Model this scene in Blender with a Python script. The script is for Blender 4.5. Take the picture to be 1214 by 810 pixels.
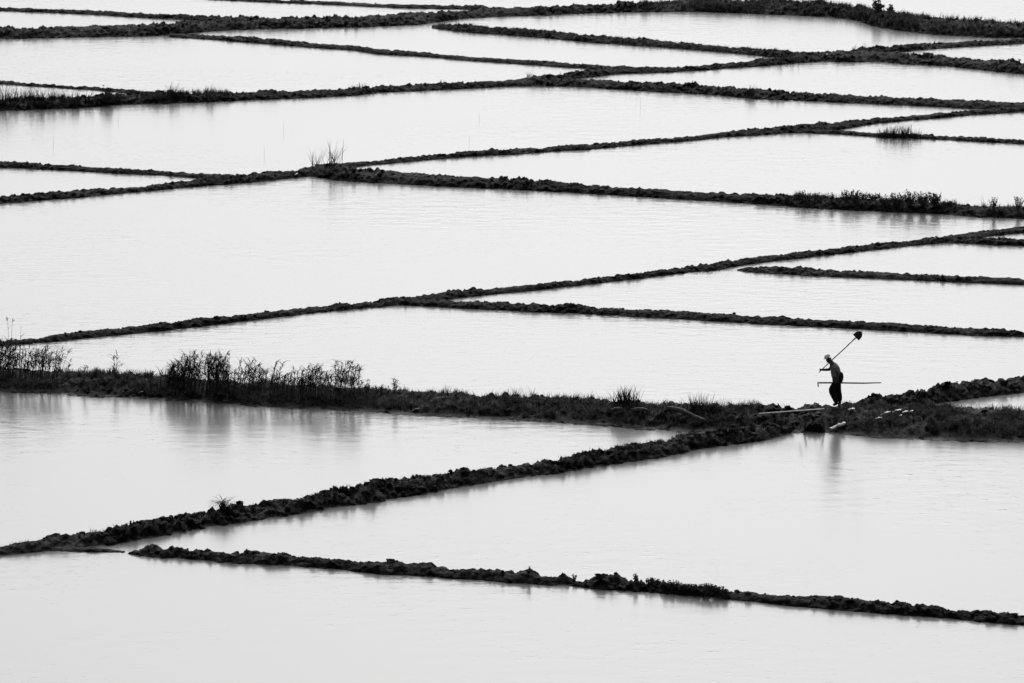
import bpy, math, random
import numpy as np
from mathutils import Vector, Matrix
R = math.radians
C = bpy.context.scene.collection
SC = bpy.context.scene
for o in list(bpy.data.objects): bpy.data.objects.remove(o)

# ------------------------------------------------------------------ camera
CAM_H = 32.0
F_PX = 6744.0                    # 200 mm on a 36 mm frame, in pixels of a 1214 px wide picture
PITCH = math.atan((405 + 718) / F_PX)
cd = bpy.data.cameras.new("camera")
cam = bpy.data.objects.new("camera", cd); C.objects.link(cam)
cd.sensor_width = 36; cd.lens = 36 * F_PX / 1214
cd.clip_start = 1; cd.clip_end = 20000
cam.location = (0, 0, CAM_H); cam.rotation_euler = (R(90) - PITCH, 0, 0)
cd.dof.use_dof = True; cd.dof.focus_distance = 182; cd.dof.aperture_fstop = 4.5
SC.camera = cam

# ------------------------------------------------------------------ sky, sun, exposure
SUN_EL, SUN_AZ = 36.0, 2.0       # the hidden sun stands ahead of the camera, a little to the right
w = bpy.data.worlds.new("World"); SC.world = w; w.use_nodes = True
nt = w.node_tree; nt.nodes.clear()
sky = nt.nodes.new('ShaderNodeTexSky'); sky.sky_type = 'NISHITA'; sky.sun_disc = False
sky.sun_elevation = R(SUN_EL); sky.sun_rotation = R(SUN_AZ)
sky.air_density = 1.0; sky.dust_density = 6.0; sky.ozone_density = 1.0
bw = nt.nodes.new('ShaderNodeRGBToBW')          # the photograph is black and white
bg = nt.nodes.new('ShaderNodeBackground'); bg.inputs['Strength'].default_value = 0.113
wo = nt.nodes.new('ShaderNodeOutputWorld')
nt.links.new(sky.outputs[0], bw.inputs[0]); nt.links.new(bw.outputs[0], bg.inputs['Color'])
nt.links.new(bg.outputs[0], wo.inputs[0])
sd = bpy.data.lights.new("sun", 'SUN'); sd.energy = 0.5; sd.angle = R(14); sd.color = (1, 1, 1)
sun = bpy.data.objects.new("sun", sd); C.objects.link(sun)
sdir = Vector((math.sin(R(SUN_AZ)) * math.cos(R(SUN_EL)), math.cos(R(SUN_AZ)) * math.cos(R(SUN_EL)), math.sin(R(SUN_EL))))
sun.rotation_euler = sdir.to_track_quat('Z', 'Y').to_euler(); sun.location = (0, 150, 80)
SC.view_settings.view_transform = 'Standard'; SC.view_settings.look = 'None'
SC.view_settings.gamma = 1; SC.view_settings.use_curve_mapping = False
SC.view_settings.exposure = 0.0

# ------------------------------------------------------------------ helpers
def ground(px, py, z=0.0):
    """where the line of sight through a photo pixel meets the height z"""
    px = np.asarray(px, float); py = np.asarray(py, float)
    c, s = math.cos(PITCH), math.sin(PITCH)
    dx = px - 607; u = 405 - py
    dy = c * F_PX + s * u; dz = -s * F_PX + c * u
    k = (z - CAM_H) / dz
    return np.stack([dx * k, dy * k, np.full_like(dx * k, z)], -1)
def project(P):
    P = np.asarray(P, float)
    c, s = math.cos(PITCH), math.sin(PITCH)
    d = P[..., 1] * c - (P[..., 2] - CAM_H) * s
    up = P[..., 1] * s + (P[..., 2] - CAM_H) * c
    return 607 + F_PX * P[..., 0] / d, 405 - F_PX * up / d
def scale_at(P):                                # pixels per metre
    return F_PX / np.linalg.norm(np.asarray(P) - np.array([0, 0, CAM_H]), axis=-1)

def _hash(ix, iy, iz, seed):
    h = (ix.astype(np.int64) * 374761393 + iy.astype(np.int64) * 668265263 + iz.astype(np.int64) * 2147483647 + seed * 1274126177) & 0xffffffff
    h = ((h ^ (h >> 13)) * 1274126177) & 0xffffffff
    h = ((h ^ (h >> 16)) * 2246822519) & 0xffffffff
    return ((h ^ (h >> 15)) & 0xffffff) / float(0xffffff)
def vnoise(P, seed=0):
    i = np.floor(P); f = P - i; f = f * f * f * (f * (f * 6 - 15) + 10); i = i.astype(np.int64)
    r = 0
    for a in (0, 1):
        for b in (0, 1):
            for c in (0, 1):
                wgt = (f[..., 0] if a else 1 - f[..., 0]) * (f[..., 1] if b else 1 - f[..., 1]) * (f[..., 2] if c else 1 - f[..., 2])
                r = r + wgt * _hash(i[..., 0] + a, i[..., 1] + b, i[..., 2] + c, seed)
    return r * 2 - 1
def fbm(P, oct=4, seed=0, gain=.55):
    r = 0; a = 1; k = 1
    for o in range(oct):
        r = r + a * vnoise(P * k + o * 17.3, seed + o); a *= gain; k *= 2.03
    return r

def mesh_obj(name, verts, faces, mat, parent=None, smooth=False):
    me = bpy.data.meshes.new(name)
    verts = np.asarray(verts, np.float32); 
    if isinstance(faces, np.ndarray):
        n, k = faces.shape
        me.vertices.add(len(verts)); me.vertices.foreach_set('co', verts.ravel())
        me.loops.add(n * k); me.loops.foreach_set('vertex_index', faces.astype(np.int32).ravel())
        me.polygons.add(n); me.polygons.foreach_set('loop_start', np.arange(0, n * k, k, dtype=np.int32))
        me.polygons.foreach_set('loop_total', np.full(n, k, np.int32))
        me.update(calc_edges=True); me.validate()
    else:
        me.from_pydata(verts.tolist(), [], faces); me.update()
    if smooth: me.polygons.foreach_set('use_smooth', np.ones(len(me.polygons), bool))
    me.materials.append(mat)
    o = bpy.data.objects.new(name, me); C.objects.link(o)
    if parent: o.parent = parent
    return o
def tag(o, label=None, cat=None, group=None, kind=None):
    if label: o['label'] = label
    if cat: o['category'] = cat
    if group: o['group'] = group
    if kind: o['kind'] = kind
    return o
def empty(name, loc, rz=0):
    o = bpy.data.objects.new(name, None); C.objects.link(o); o.location = loc; o.rotation_euler = (0, 0, rz); o.empty_display_size = .2
    return o

class Blades:
    """collects thin bent strips (leaves, stalks) as quads"""
    def __init__(s): s.v = []; s.f = []
    def strip(s, pts, widths, side):
        b = len(s.v); side = np.asarray(side, float)
        for p, wd in zip(pts, widths):
            s.v.append(p - side * wd / 2); s.v.append(p + side * wd / 2)
        for i in range(len(pts) - 1):
            a = b + 2 * i; s.f.append((a, a + 1, a + 3, a + 2))
    def tube(s, pts, radii, n=4):
        b = len(s.v)
        for p, r in zip(pts, radii):
            for k in range(n):
                t = 2 * math.pi * k / n; s.v.append(p + np.array([math.cos(t) * r, math.sin(t) * r, 0]))
        for i in range(len(pts) - 1):
            for k in range(n):
                a = b + i * n; s.f.append((a + k, a + (k + 1) % n, a + n + (k + 1) % n, a + n + k))
    def build(s, name, mat, parent=None): return mesh_obj(name, np.array(s.v), np.array(s.f), mat, parent)

# ------------------------------------------------------------------ materials (all grey: the place is seen in black and white)
def new_mat(name):
    m = bpy.data.materials.new(name); m.use_nodes = True; t = m.node_tree
    return m, t, t.nodes['Principled BSDF']
def ramp(t, stops):
    r = t.nodes.new('ShaderNodeValToRGB'); e = r.color_ramp.elements
    while len(e) < len(stops): e.new(.5)
    for el, (p, v) in zip(e, stops): el.position = p; el.color = (v, v, v, 1)
    return r
def noise(t, scale, detail=6, rough=.6, vec=None, dim='3D'):
    n = t.nodes.new('ShaderNodeTexNoise'); n.inputs['Scale'].default_value = scale; n.inputs['Detail'].default_value = detail; n.inputs['Roughness'].default_value = rough
    if vec is not None: t.links.new(vec, n.inputs['Vector'])
    return n
def soil_material(name, dark, mid, light, rim=0.0, spec=.09):
    m, t, p = new_mat(name)
    g = t.nodes.new('ShaderNodeNewGeometry')
    n1 = noise(t, 4.5, 8, .7, g.outputs['Position']); n2 = noise(t, .35, 3, .5, g.outputs['Position'])
    mx = t.nodes.new('ShaderNodeMath'); mx.operation = 'MULTIPLY_ADD'; mx.inputs[1].default_value = .45
    t.links.new(n2.outputs[0], mx.inputs[0]); t.links.new(n1.outputs[0], mx.inputs[2])
    r = ramp(t, [(.50, dark), (.72, mid), (.92, light)]); t.links.new(mx.outputs[0], r.inputs[0])
    col = r.outputs[0]
    if rim:                                     # broken paler band just above the water level
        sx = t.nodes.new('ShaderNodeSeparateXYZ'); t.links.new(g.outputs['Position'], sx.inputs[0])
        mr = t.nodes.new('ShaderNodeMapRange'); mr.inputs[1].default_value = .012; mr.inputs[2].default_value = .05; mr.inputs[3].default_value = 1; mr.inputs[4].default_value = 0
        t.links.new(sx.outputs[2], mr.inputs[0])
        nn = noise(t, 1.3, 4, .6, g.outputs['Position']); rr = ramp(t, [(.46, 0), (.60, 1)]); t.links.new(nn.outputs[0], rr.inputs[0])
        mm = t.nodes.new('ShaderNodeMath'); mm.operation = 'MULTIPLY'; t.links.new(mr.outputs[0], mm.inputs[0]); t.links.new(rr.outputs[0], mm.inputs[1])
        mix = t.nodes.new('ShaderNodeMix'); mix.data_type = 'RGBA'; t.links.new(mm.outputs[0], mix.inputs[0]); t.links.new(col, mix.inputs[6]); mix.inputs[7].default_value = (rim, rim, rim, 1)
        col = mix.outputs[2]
    t.links.new(col, p.inputs['Base Color'])
    p.inputs['Roughness'].default_value = .85; p.inputs['Specular IOR Level'].default_value = spec
    b = t.nodes.new('ShaderNodeBump'); b.inputs['Distance'].default_value = .05; b.inputs['Strength'].default_value = .8
    nb = noise(t, 14, 5, .65, g.outputs['Position']); t.links.new(nb.outputs[0], b.inputs['Height']); t.links.new(b.outputs[0], p.inputs['Normal'])
    return m
def leaf_material(name, lo, hi):
    m, t, p = new_mat(name)
    g = t.nodes.new('ShaderNodeNewGeometry'); n = noise(t, 6, 3, .6, g.outputs['Position'])
    r = ramp(t, [(.35, lo), (.7, hi)]); t.links.new(n.outputs[0], r.inputs[0]); t.links.new(r.outputs[0], p.inputs['Base Color'])
    p.inputs['Roughness'].default_value = .9; p.inputs['Specular IOR Level'].default_value = .06
    return m
def plain(name, lo, hi, scale=8, rough=.7, spec=.3):
    m = leaf_material(name, lo, hi); t = m.node_tree
    for n in t.nodes:
        if n.type == 'TEX_NOISE': n.inputs['Scale'].default_value = scale
    p = t.nodes['Principled BSDF']; p.inputs['Roughness'].default_value = rough; p.inputs['Specular IOR Level'].default_value = spec
    return m
M = dict(
    soil=soil_material('wet_soil', .003, .009, .10),
    soil_rim=soil_material('wet_soil_with_pale_rim', .003, .011, .11, rim=.16),
    soil_grassy=soil_material('grassy_soil', .006, .020, .11),
    reed=leaf_material('reed_leaf', .02, .11), plume=leaf_material('reed_plume', .02, .05),
    grass=leaf_material('grass_blade', .02, .10), dry=leaf_material('dry_grass', .08, .26), far_grass=leaf_material('far_grass', .08, .26), bank_grass=leaf_material('bank_grass', .07, .26),
    weed=leaf_material('weed_leaf', .04, .19),
    wood=plain('weathered_wood', .03, .15, 9), pale=plain('bleached_board', .14, .34, 9), dark_wood=plain('dark_wood', .02, .05, 10),
    plastic=plain('white_plastic', .85, .92, 5, .35, .6), rag=plain('pale_scrap', .7, .85, 6, .35, .6),
    skin=plain('skin', .05, .07, 20, .6), shirt=plain('faded_shirt', .17, .30, 9, .9, .1), trousers=plain('dark_trousers', .010, .018, 9, .9, .1),
    jacket=plain('dark_cloth_and_shade', .008, .014, 9, .9, .1), cap=plain('pale_cap', .85, .93, 14, .9, .1), shoe=plain('boot', .01, .02, 10, .6),
    steel=plain('blackened_steel', .01, .025, 12, .55), handle=plain('tool_handle', .015, .035, 14), hair=plain('grey_hair', .1, .2, 40),
    stone=plain('stone', .02, .06, 10),
)
def water_material():
    m, t, p = new_mat('paddy_water')
    p.inputs['Base Color'].default_value = (.17, .17, .17, 1); p.inputs['Roughness'].default_value = .19; p.inputs['IOR'].default_value = 1.33
    g = t.nodes.new('ShaderNodeNewGeometry')
    def ripple(sx, sy, scale, lo, hi, amp, off):
        mp = t.nodes.new('ShaderNodeMapping'); mp.inputs['Scale'].default_value = (sx, sy, 1); mp.inputs['Location'].default_value = (off, off, 0); t.links.new(g.outputs['Position'], mp.inputs[0])
        n = noise(t, scale, 2, .5, mp.outputs[0]); r = t.nodes.new('ShaderNodeMapRange'); r.interpolation_type = 'SMOOTHSTEP'
        r.inputs[1].default_value = lo; r.inputs[2].default_value = hi; r.inputs[4].default_value = amp; t.links.new(n.outputs[0], r.inputs[0]); return r
    a = ripple(1, 1.6, .9, .2, .8, .013, 0)            # soft swell
    c = ripple(1, 2.4, 2.2, .62, .76, .010, 31)        # scattered wind dashes
    calm = noise(t, .07, 2, .5, g.outputs['Position']); cr = ramp(t, [(.42, .08), (.70, 1)]); t.links.new(calm.outputs[0], cr.inputs[0])
    ad = t.nodes.new('ShaderNodeMath'); ad.operation = 'ADD'; t.links.new(a.outputs[0], ad.inputs[0]); t.links.new(c.outputs[0], ad.inputs[1])
    mu = t.nodes.new('ShaderNodeMath'); mu.operation = 'MULTIPLY'; t.links.new(ad.outputs[0], mu.inputs[0]); t.links.new(cr.outputs[0], mu.inputs[1])
    b = t.nodes.new('ShaderNodeBump'); b.inputs['Strength'].default_value = 1; b.inputs['Distance'].default_value = 1
    t.links.new(mu.outputs[0], b.inputs['Height']); t.links.new(b.outputs[0], p.inputs['Normal'])
    return m
M['water'] = water_material()

# ------------------------------------------------------------------ ground and water
def sheet(name, z, mat, half=6000):
    o = mesh_obj(name, [(-half, -half, z), (half, -half, z), (half, half, z), (-half, half, z)], [(0, 1, 2, 3)], mat)
    return tag(o, kind='structure')
sheet('ground', -.45, M['soil'])
sheet('water', 0, M['water'])

# ------------------------------------------------------------------ the earth banks between the paddies
BANKS = {}
def bank(key, pts, label, mat='soil', ratio=.58, lump=1.0, clods=16, seed=0, ledge=0.0):
    rng = np.random.default_rng(seed + 100)
    pts = np.array(pts, float)
    xs = np.arange(pts[0, 0], pts[-1, 0], .7)
    yt = np.interp(xs, pts[:, 0], pts[:, 1]); yb = np.interp(xs, pts[:, 0], pts[:, 2])
    k = np.ones(25) / 25                       # soften the corners
    def sm(a): return np.convolve(np.pad(a, 12, mode='reflect', reflect_type='odd'), k, 'valid')
    yt, yb = sm(yt), sm(yb)
    if not ledge: yb = yb - .10 * (yb - yt)     # the photographed dark band includes a little of its own mirror image
    F = ground(xs, yb); s = scale_at(F); d = np.arcsin(CAM_H / np.linalg.norm(F - np.array([0, 0, CAM_H]), axis=1))
    T = np.maximum(yb - yt, .8) / s
    L = np.concatenate([[0], np.cumsum(np.linalg.norm(np.diff(F, axis=0), axis=1))])
    ds = .055; l = np.arange(0, L[-1], ds)
    F = np.stack([np.interp(l, L, F[:, i]) for i in range(3)], 1); T = np.interp(l, L, T); d = np.interp(l, L, d)
    h = .93 * ratio * T / np.cos(d); wy = (1 - ratio) * T / np.sin(d)
    # cross-section: (y as a part of wy, height as a part of h), front to back
    prof = [(-.30, -1), (-.12, -.35), (0, .02)] + ([(.05, .05), (ledge, .09)] if ledge else [(.05, .14)]) + \
           [(ledge + .12, .34), (ledge + .20, .56), (ledge + .28, .72), (ledge + .38, .83), (ledge + .5, .90), (.64 + ledge * .4, .95), (.80, .985), (.92, 1.0), (1.02, .97), (1.12, .80), (1.22, .52), (1.32, .25), (1.42, 0), (1.6, -1)]
    prof = np.array(prof)
    # finer across
    q = np.linspace(0, len(prof) - 1, 30); a = np.interp(q, np.arange(len(prof)), prof[:, 0]); b = np.interp(q, np.arange(len(prof)), prof[:, 1])
    n, m = len(l), len(q)
    P = np.zeros((n, m, 3))
    P[..., 0] = F[:, None, 0]; P[..., 1] = F[:, None, 1] + wy[:, None] * a[None]
    P[..., 2] = np.where(b[None] < 0, b[None] * .5, h[:, None] * b[None])
    amp = np.clip(h / .27, .4, 1.35)[:, None] * lump * (1 + .55 * vnoise(F * .45 + seed * 5, 3))[:, None]
    up = np.clip(b, 0, 1)[None] ** .5
    Q = P + seed * 3.7
    e1 = fbm(Q * 1.6, 2, 1); e2 = fbm(Q * np.array([5.5, 4.0, 6.0]), 3, 5); e3 = fbm(Q * 13, 2, 9)
    P[..., 2] += (amp * up) * (.060 * e1 + .085 * e2 + .045 * e3)
    P[..., 1] += amp * (.10 * fbm(Q * 1.3 + 9, 2, 21) + .13 * fbm(Q * 5.5 + 5, 3, 33))
    P[..., 0] += amp * .04 * fbm(Q * 6 + 2, 2, 44)
    idx = np.arange(n * m).reshape(n, m)
    Fq = np.stack([idx[:-1, :-1], idx[1:, :-1], idx[1:, 1:], idx[:-1, 1:]], -1).reshape(-1, 4)
    V = P.reshape(-1, 3)
    # clods of earth thrown up on it (part of the same heap of soil)
    nc = int(l[-1] * clods)
    if nc:
        phi = (1 + 5 ** .5) / 2
        ico = np.array([(-1, phi, 0), (1, phi, 0), (-1, -phi, 0), (1, -phi, 0), (0, -1, phi), (0, 1, phi), (0, -1, -phi), (0, 1, -phi), (phi, 0, -1), (phi, 0, 1), (-phi, 0, -1), (-phi, 0, 1)]) / 1.9
        tri = np.array([(0, 11, 5), (0, 5, 1), (0, 1, 7), (0, 7, 10), (0, 10, 11), (1, 5, 9), (5, 11, 4), (11, 10, 2), (10, 7, 6), (7, 1, 8), (3, 9, 4), (3, 4, 2), (3, 2, 6), (3, 6, 8), (3, 8, 9), (4, 9, 5), (2, 4, 11), (6, 2, 10), (8, 6, 7), (9, 8, 1)])
        ci = rng.integers(0, n, nc); rows = np.where(b > .1)[0]; cj = rng.choice(rows, nc)
        keep = vnoise(P[ci, cj] * .55 + 40, 71) * .9 + vnoise(P[ci, cj] * 1.9, 72) * .6 > rng.uniform(-.9, .6, nc); ci, cj = ci[keep], cj[keep]; nc = len(ci)
        cen = P[ci, cj]; rad = (.022 + .075 * rng.random(nc) ** 2.4) * np.clip(h[ci] / .27, .55, 1.2) * lump
        cv = ico[None] * (1 + .16 * rng.standard_normal((nc, 12, 1))) * rad[:, None, None] * (np.array([1.25, 1.25, .8]) * (1 + .25 * rng.standard_normal((nc, 1, 3))))
        cv = cv + cen[:, None, :]
        tf = tri[None] + (np.arange(nc) * 12)[:, None, None] + n * m
        tf = tf.reshape(-1, 3)
        V = np.concatenate([V, cv.reshape(-1, 3)])
        me_faces = [Fq, tf]
    else: me_faces = [Fq]
    me = bpy.data.meshes.new('earth_bank')
    me.vertices.add(len(V)); me.vertices.foreach_set('co', V.astype(np.float32).ravel())
    loops = np.concatenate([x.ravel() for x in me_faces]).astype(np.int32)
    tot = np.concatenate([np.full(len(x), x.shape[1], np.int32) for x in me_faces]); st = np.concatenate([[0], np.cumsum(tot)[:-1]]).astype(np.int32)
    me.loops.add(len(loops)); me.loops.foreach_set('vertex_index', loops)
    me.polygons.add(len(tot)); me.polygons.foreach_set('loop_start', st); me.polygons.foreach_set('loop_total', tot)
    me.update(calc_edges=True); me.materials.append(M[mat])
    o = bpy.data.objects.new('earth_bank', me); C.objects.link(o)
    tag(o, label, 'earth bank', 'earth banks between the flooded paddies')
    X, Y = project(P)
    BANKS[key] = dict(P=P, X=X, Y=Y, b=b, h=h)
    return o
def on_bank(key, px, py=None):
    """a point of the bank's near side or crest seen near this pixel (crest if no py)"""
    B = BANKS[key]; rows = np.where((B['b'] > .3) & (np.arange(len(B['b'])) < 23))[0]
    D = ((B['X'][:, rows] - px) * 1.0) ** 2 + ((B['Y'][:, rows] - py) ** 2 if py is not None else 0 * B['X'][:, rows])
    if py is None:
        i = np.argmin(np.abs(B['X'][:, 18] - px)); j = rows[np.argmin(B['Y'][i, rows])]
    else:
        i, j = np.unravel_index(np.argmin(D), D.shape); j = rows[j]
    return B['P'][i, j].copy()

bank('topline', [(225,-6,-2),(255,-3,1),(330,0,4),(400,2,7),(480,5.5,11),(545,6,12),(600,9,15)], 'thin far earth bank along the very top edge left of centre', seed=1)
bank('upleft', [(-25,7.5,12.5),(0,8.5,14),(60,11,16),(100,12,18),(200,17,24),(275,20,27)], 'thin earth bank sloping down from the top left corner to the wide far bank', seed=2)
bank('far', [(-25,35,49),(0,34,48),(100,30.5,46),(180,28,45),(240,24,40),(280,20.5,37.5),(340,21.5,36),(420,19.5,34.5),(450,17,33),(500,14,31),(552,13,23),(600,9,21),(642,8,20),(701,6,17),(767,1.5,16),(830,-1,16),(898,0,19),(943,.5,20.5),(984,3,22.5),(1019,7,27),(1035,10,34),(1071,15,40),(1123,21,45),(1175,25,47),(1214,27,47),(1245,28,48)], 'farthest wide bank crossing the whole top, turning grassy and broad at the right', mat='soil_grassy', seed=3, clods=7)
bank('second', [(200,39,45),(252,42,48),(300,44,52),(360,50,57),(420,54,61),(450,58,66),(500,62,68),(552,67,73),(600,69.5,76),(642,72,79),(701,77,83),(750,79,87),(800,80,86)], 'thin bank running down right from the wide far bank left of centre', seed=4)
bank('third', [(512,29,34),(530,29,37),(552,29.5,40),(600,33,43),(642,36,46),(701,41.5,52),(767,46.5,56.5),(820,51,60.5),(846,54,62.5),(898,58,67.5),(932,60,71),(975,63,74),(1000,62,75),(1036,60,75),(1071,62,78),(1123,67,80),(1175,71,86),(1214,73,90),(1245,75,92)], 'far bank from the top centre sloping down to the right edge through a crossing', mat='soil_grassy', seed=5)
bank('rising', [(625,94,104),(642,89,102),(666,87,97),(701,83,93),(730,81.5,89),(794,80,87),(846,76,83.5),(880,73,81),(915,69,79),(950,64,76),(981,62,74),(1036,57,66),(1085,52.5,61),(1140,49.5,57),(1175,48,55),(1214,46,52.5),(1245,45,51)], 'far bank rising right with pale dry grass near the crossing', seed=6)
bank('weedy', [(-25,120,135),(0,118,133),(100,114,130),(140,112,126),(180,109.5,125),(240,110,123),(300,109,120),(360,107,118),(420,104.5,114.5),(450,102,111),(500,99,109),(552,97.5,106.5),(600,95,104),(621,93,104),(642,89,104),(663,91,104),(701,94,105.5),(767,97.5,110),(820,100,112.5),(846,102,114),(898,106.5,119),(950,109,121),(1001,112,123.5),(1053,114.5,125.5),(1105,117,128),(1157,119,131),(1214,121,133),(1245,122,134)], 'long far bank with weeds on its left end, peaking near the top centre', seed=7)
bank('upper', [(372,194,204),(421,192,199),(450,189.5,196),(500,185,191.5),(552,180,187),(600,176.5,185),(642,174.5,182),(701,171,178),(767,165,172),(820,161.5,168),(846,158,165),(880,153.5,162.5),(915,152,160.5),(932,149,159),(967,146.5,159),(998,144,155),(1036,140,148),(1071,138,144.5),(1105,135,142),(1157,130.5,137),(1214,126.5,134),(1245,125,132)], 'thin bank rising to the right from the reedy junction towards the upper right edge', seed=8)
bank('spur', [(955,152,159),(998,154,160.5),(1036,157,163.5),(1081,158.5,165.5),(1123,161,167),(1175,163.5,170),(1214,166,172),(1245,167,173)], 'thin spur bank with a thick grass tuft near the upper right edge', seed=9)
bank('middle', [(-25,237,246),(0,233,242.5),(50,228.5,239),(100,225,235),(140,222.5,231),(180,219.5,227.5),(204,216,225),(242,211.5,222),(277,208,219.5),(311,203,216.5),(346,203,212.5),(367,197,211),(387,195,214),(400,196,216.5),(428,199,218),(450,201,219),(480,204,220.5),(514,206.5,222.5),(552,209,224.5),(600,211,226.5),(642,213,228.5),(701,219,231.5),(767,223,235.5),(820,227,239),(846,228,240),(898,229.5,243.5),(943,231,247.5),(1001,234,251),(1053,236,253),(1105,238,255.5),(1140,243,257.5),(1175,244,260),(1214,245,261.5),(1245,246,263)], 'thick dark bank across the upper middle with leafy weeds at its right end', seed=10)
bank('leftthin', [(-25,189,197),(0,191.5,200),(50,195,202),(100,197,204.5),(140,200,207),(180,202,208.5),(204,203.5,210),(242,206,213),(275,208,216)], 'thin bank entering from the left edge above the reedy junction', seed=11)
bank('tiny', [(-25,94.5,99),(0,96,100.5),(62,100.5,104.5),(120,104,108.5),(170,108,113),(200,111,117)], 'short hair-thin bank behind the round bush at the upper left edge', seed=12)
bank('diagonal', [(-25,407,415),(0,403.5,411),(30,402,409),(62,397,407),(92,392,403.5),(138,388.5,399),(200,382,393),(301,371,381),(367,363.5,373),(420,359,368),(466,353,364.5),(504,349.5,362),(538,345,355.5),(590,341,349.5),(642,336,345),(701,329.5,338),(767,322,330.5),(794,319,327),(825,313.5,323.5),(856,310.5,321.5),(866,309,318),(908,303,312),(967,297.5,305.5),(1036,289,297.5),(1088,284,292),(1123,280,289),(1157,275,283),(1214,269,277.5),(1245,266,274)], 'long bare bank rising diagonally from the left reeds to the right edge', seed=13)
bank('shovelback', [(470,355,362),(490,354.5,364),(514,355,365.5),(556,357,367.5),(600,359,370),(642,360.5,372),(701,363.5,374),(767,367,378),(820,369.5,380.5),(846,371,382.5),(908,375,386),(967,378.5,389),(1036,381.5,392.5),(1088,384,395.5),(1140,388,398.5),(1214,392,401.5),(1245,394,403)], "bare bank sloping down right just behind the raised shovel blade", seed=14)
bank('gapped', [(875,320,321.5),(887,316,324),(922,315.5,326),(967,319,329),(1036,322,331.5),(1088,324.5,334),(1140,326.5,336.5),(1214,330,339),(1245,331,340)], 'bare bank on the right that starts at a small water gap beside the diagonal bank', seed=15)
bank('stub', [(1112,281,289),(1140,280.5,290),(1175,282,292),(1214,283.5,293),(1245,285,294)], 'short stub bank leaving the diagonal bank at the right edge', seed=16)
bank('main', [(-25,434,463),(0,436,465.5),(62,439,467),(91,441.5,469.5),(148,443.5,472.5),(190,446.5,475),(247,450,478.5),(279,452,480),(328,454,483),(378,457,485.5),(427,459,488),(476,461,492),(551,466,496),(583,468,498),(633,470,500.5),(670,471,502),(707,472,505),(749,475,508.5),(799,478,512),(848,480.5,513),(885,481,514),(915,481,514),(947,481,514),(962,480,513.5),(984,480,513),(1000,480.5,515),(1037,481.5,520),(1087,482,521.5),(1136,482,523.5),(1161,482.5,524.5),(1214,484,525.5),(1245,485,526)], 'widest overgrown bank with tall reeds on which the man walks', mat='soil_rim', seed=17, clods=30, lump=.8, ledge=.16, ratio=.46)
bank('behindman', [(995,479.5,489),(1023,474,488),(1050,468,486),(1087,465,484),(1107,459.5,481.5),(1131,456,478.5),(1161,452,474.5),(1186,450,471),(1214,446,467.5),(1245,441,463)], 'lumpy bank rising behind the walking man to the right edge', seed=18, clods=22)
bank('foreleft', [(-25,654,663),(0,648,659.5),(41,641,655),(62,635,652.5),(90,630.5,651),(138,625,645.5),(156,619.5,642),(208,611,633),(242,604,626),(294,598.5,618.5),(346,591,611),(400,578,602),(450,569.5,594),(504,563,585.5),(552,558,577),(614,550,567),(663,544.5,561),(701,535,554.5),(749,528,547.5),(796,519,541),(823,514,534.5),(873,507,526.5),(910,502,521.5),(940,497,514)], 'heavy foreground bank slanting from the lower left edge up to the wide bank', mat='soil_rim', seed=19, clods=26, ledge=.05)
bank('spit', [(52,646,653.5),(100,648.5,655.5),(130,650.5,655.5),(150,654,655.5)], 'low mud spit at the foot of the heavy foreground bank', seed=20, lump=.6)
bank('front', [(152,656,657),(166,651,659.5),(180,647.5,662),(208,650,664),(242,652,666),(263,655.5,668),(294,654,670),(346,659,673),(380,662.5,675),(398,661,677),(428,667,680),(450,665.5,683),(504,667,685.5),(538,674,688),(562,674,689.5),(594,677,692),(625,677,693.5),(656,683,695.5),(684,685.5,697.5),(694,687,699.5),(729,684.5,702),(760,687.5,704),(787,691,706),(839,697,710),(863,701.5,712),(894,701,715),(932,705.5,720),(984,707,725),(1026,710.5,728),(1053,714,730),(1095,716.5,733.5),(1130,721,735.5),(1147,725,737.5),(1175,724.5,740),(1214,728,743),(1245,730,746)], 'nearest lumpy earth bank running down to the lower right edge', seed=21, clods=26, lump=1.15)

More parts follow.
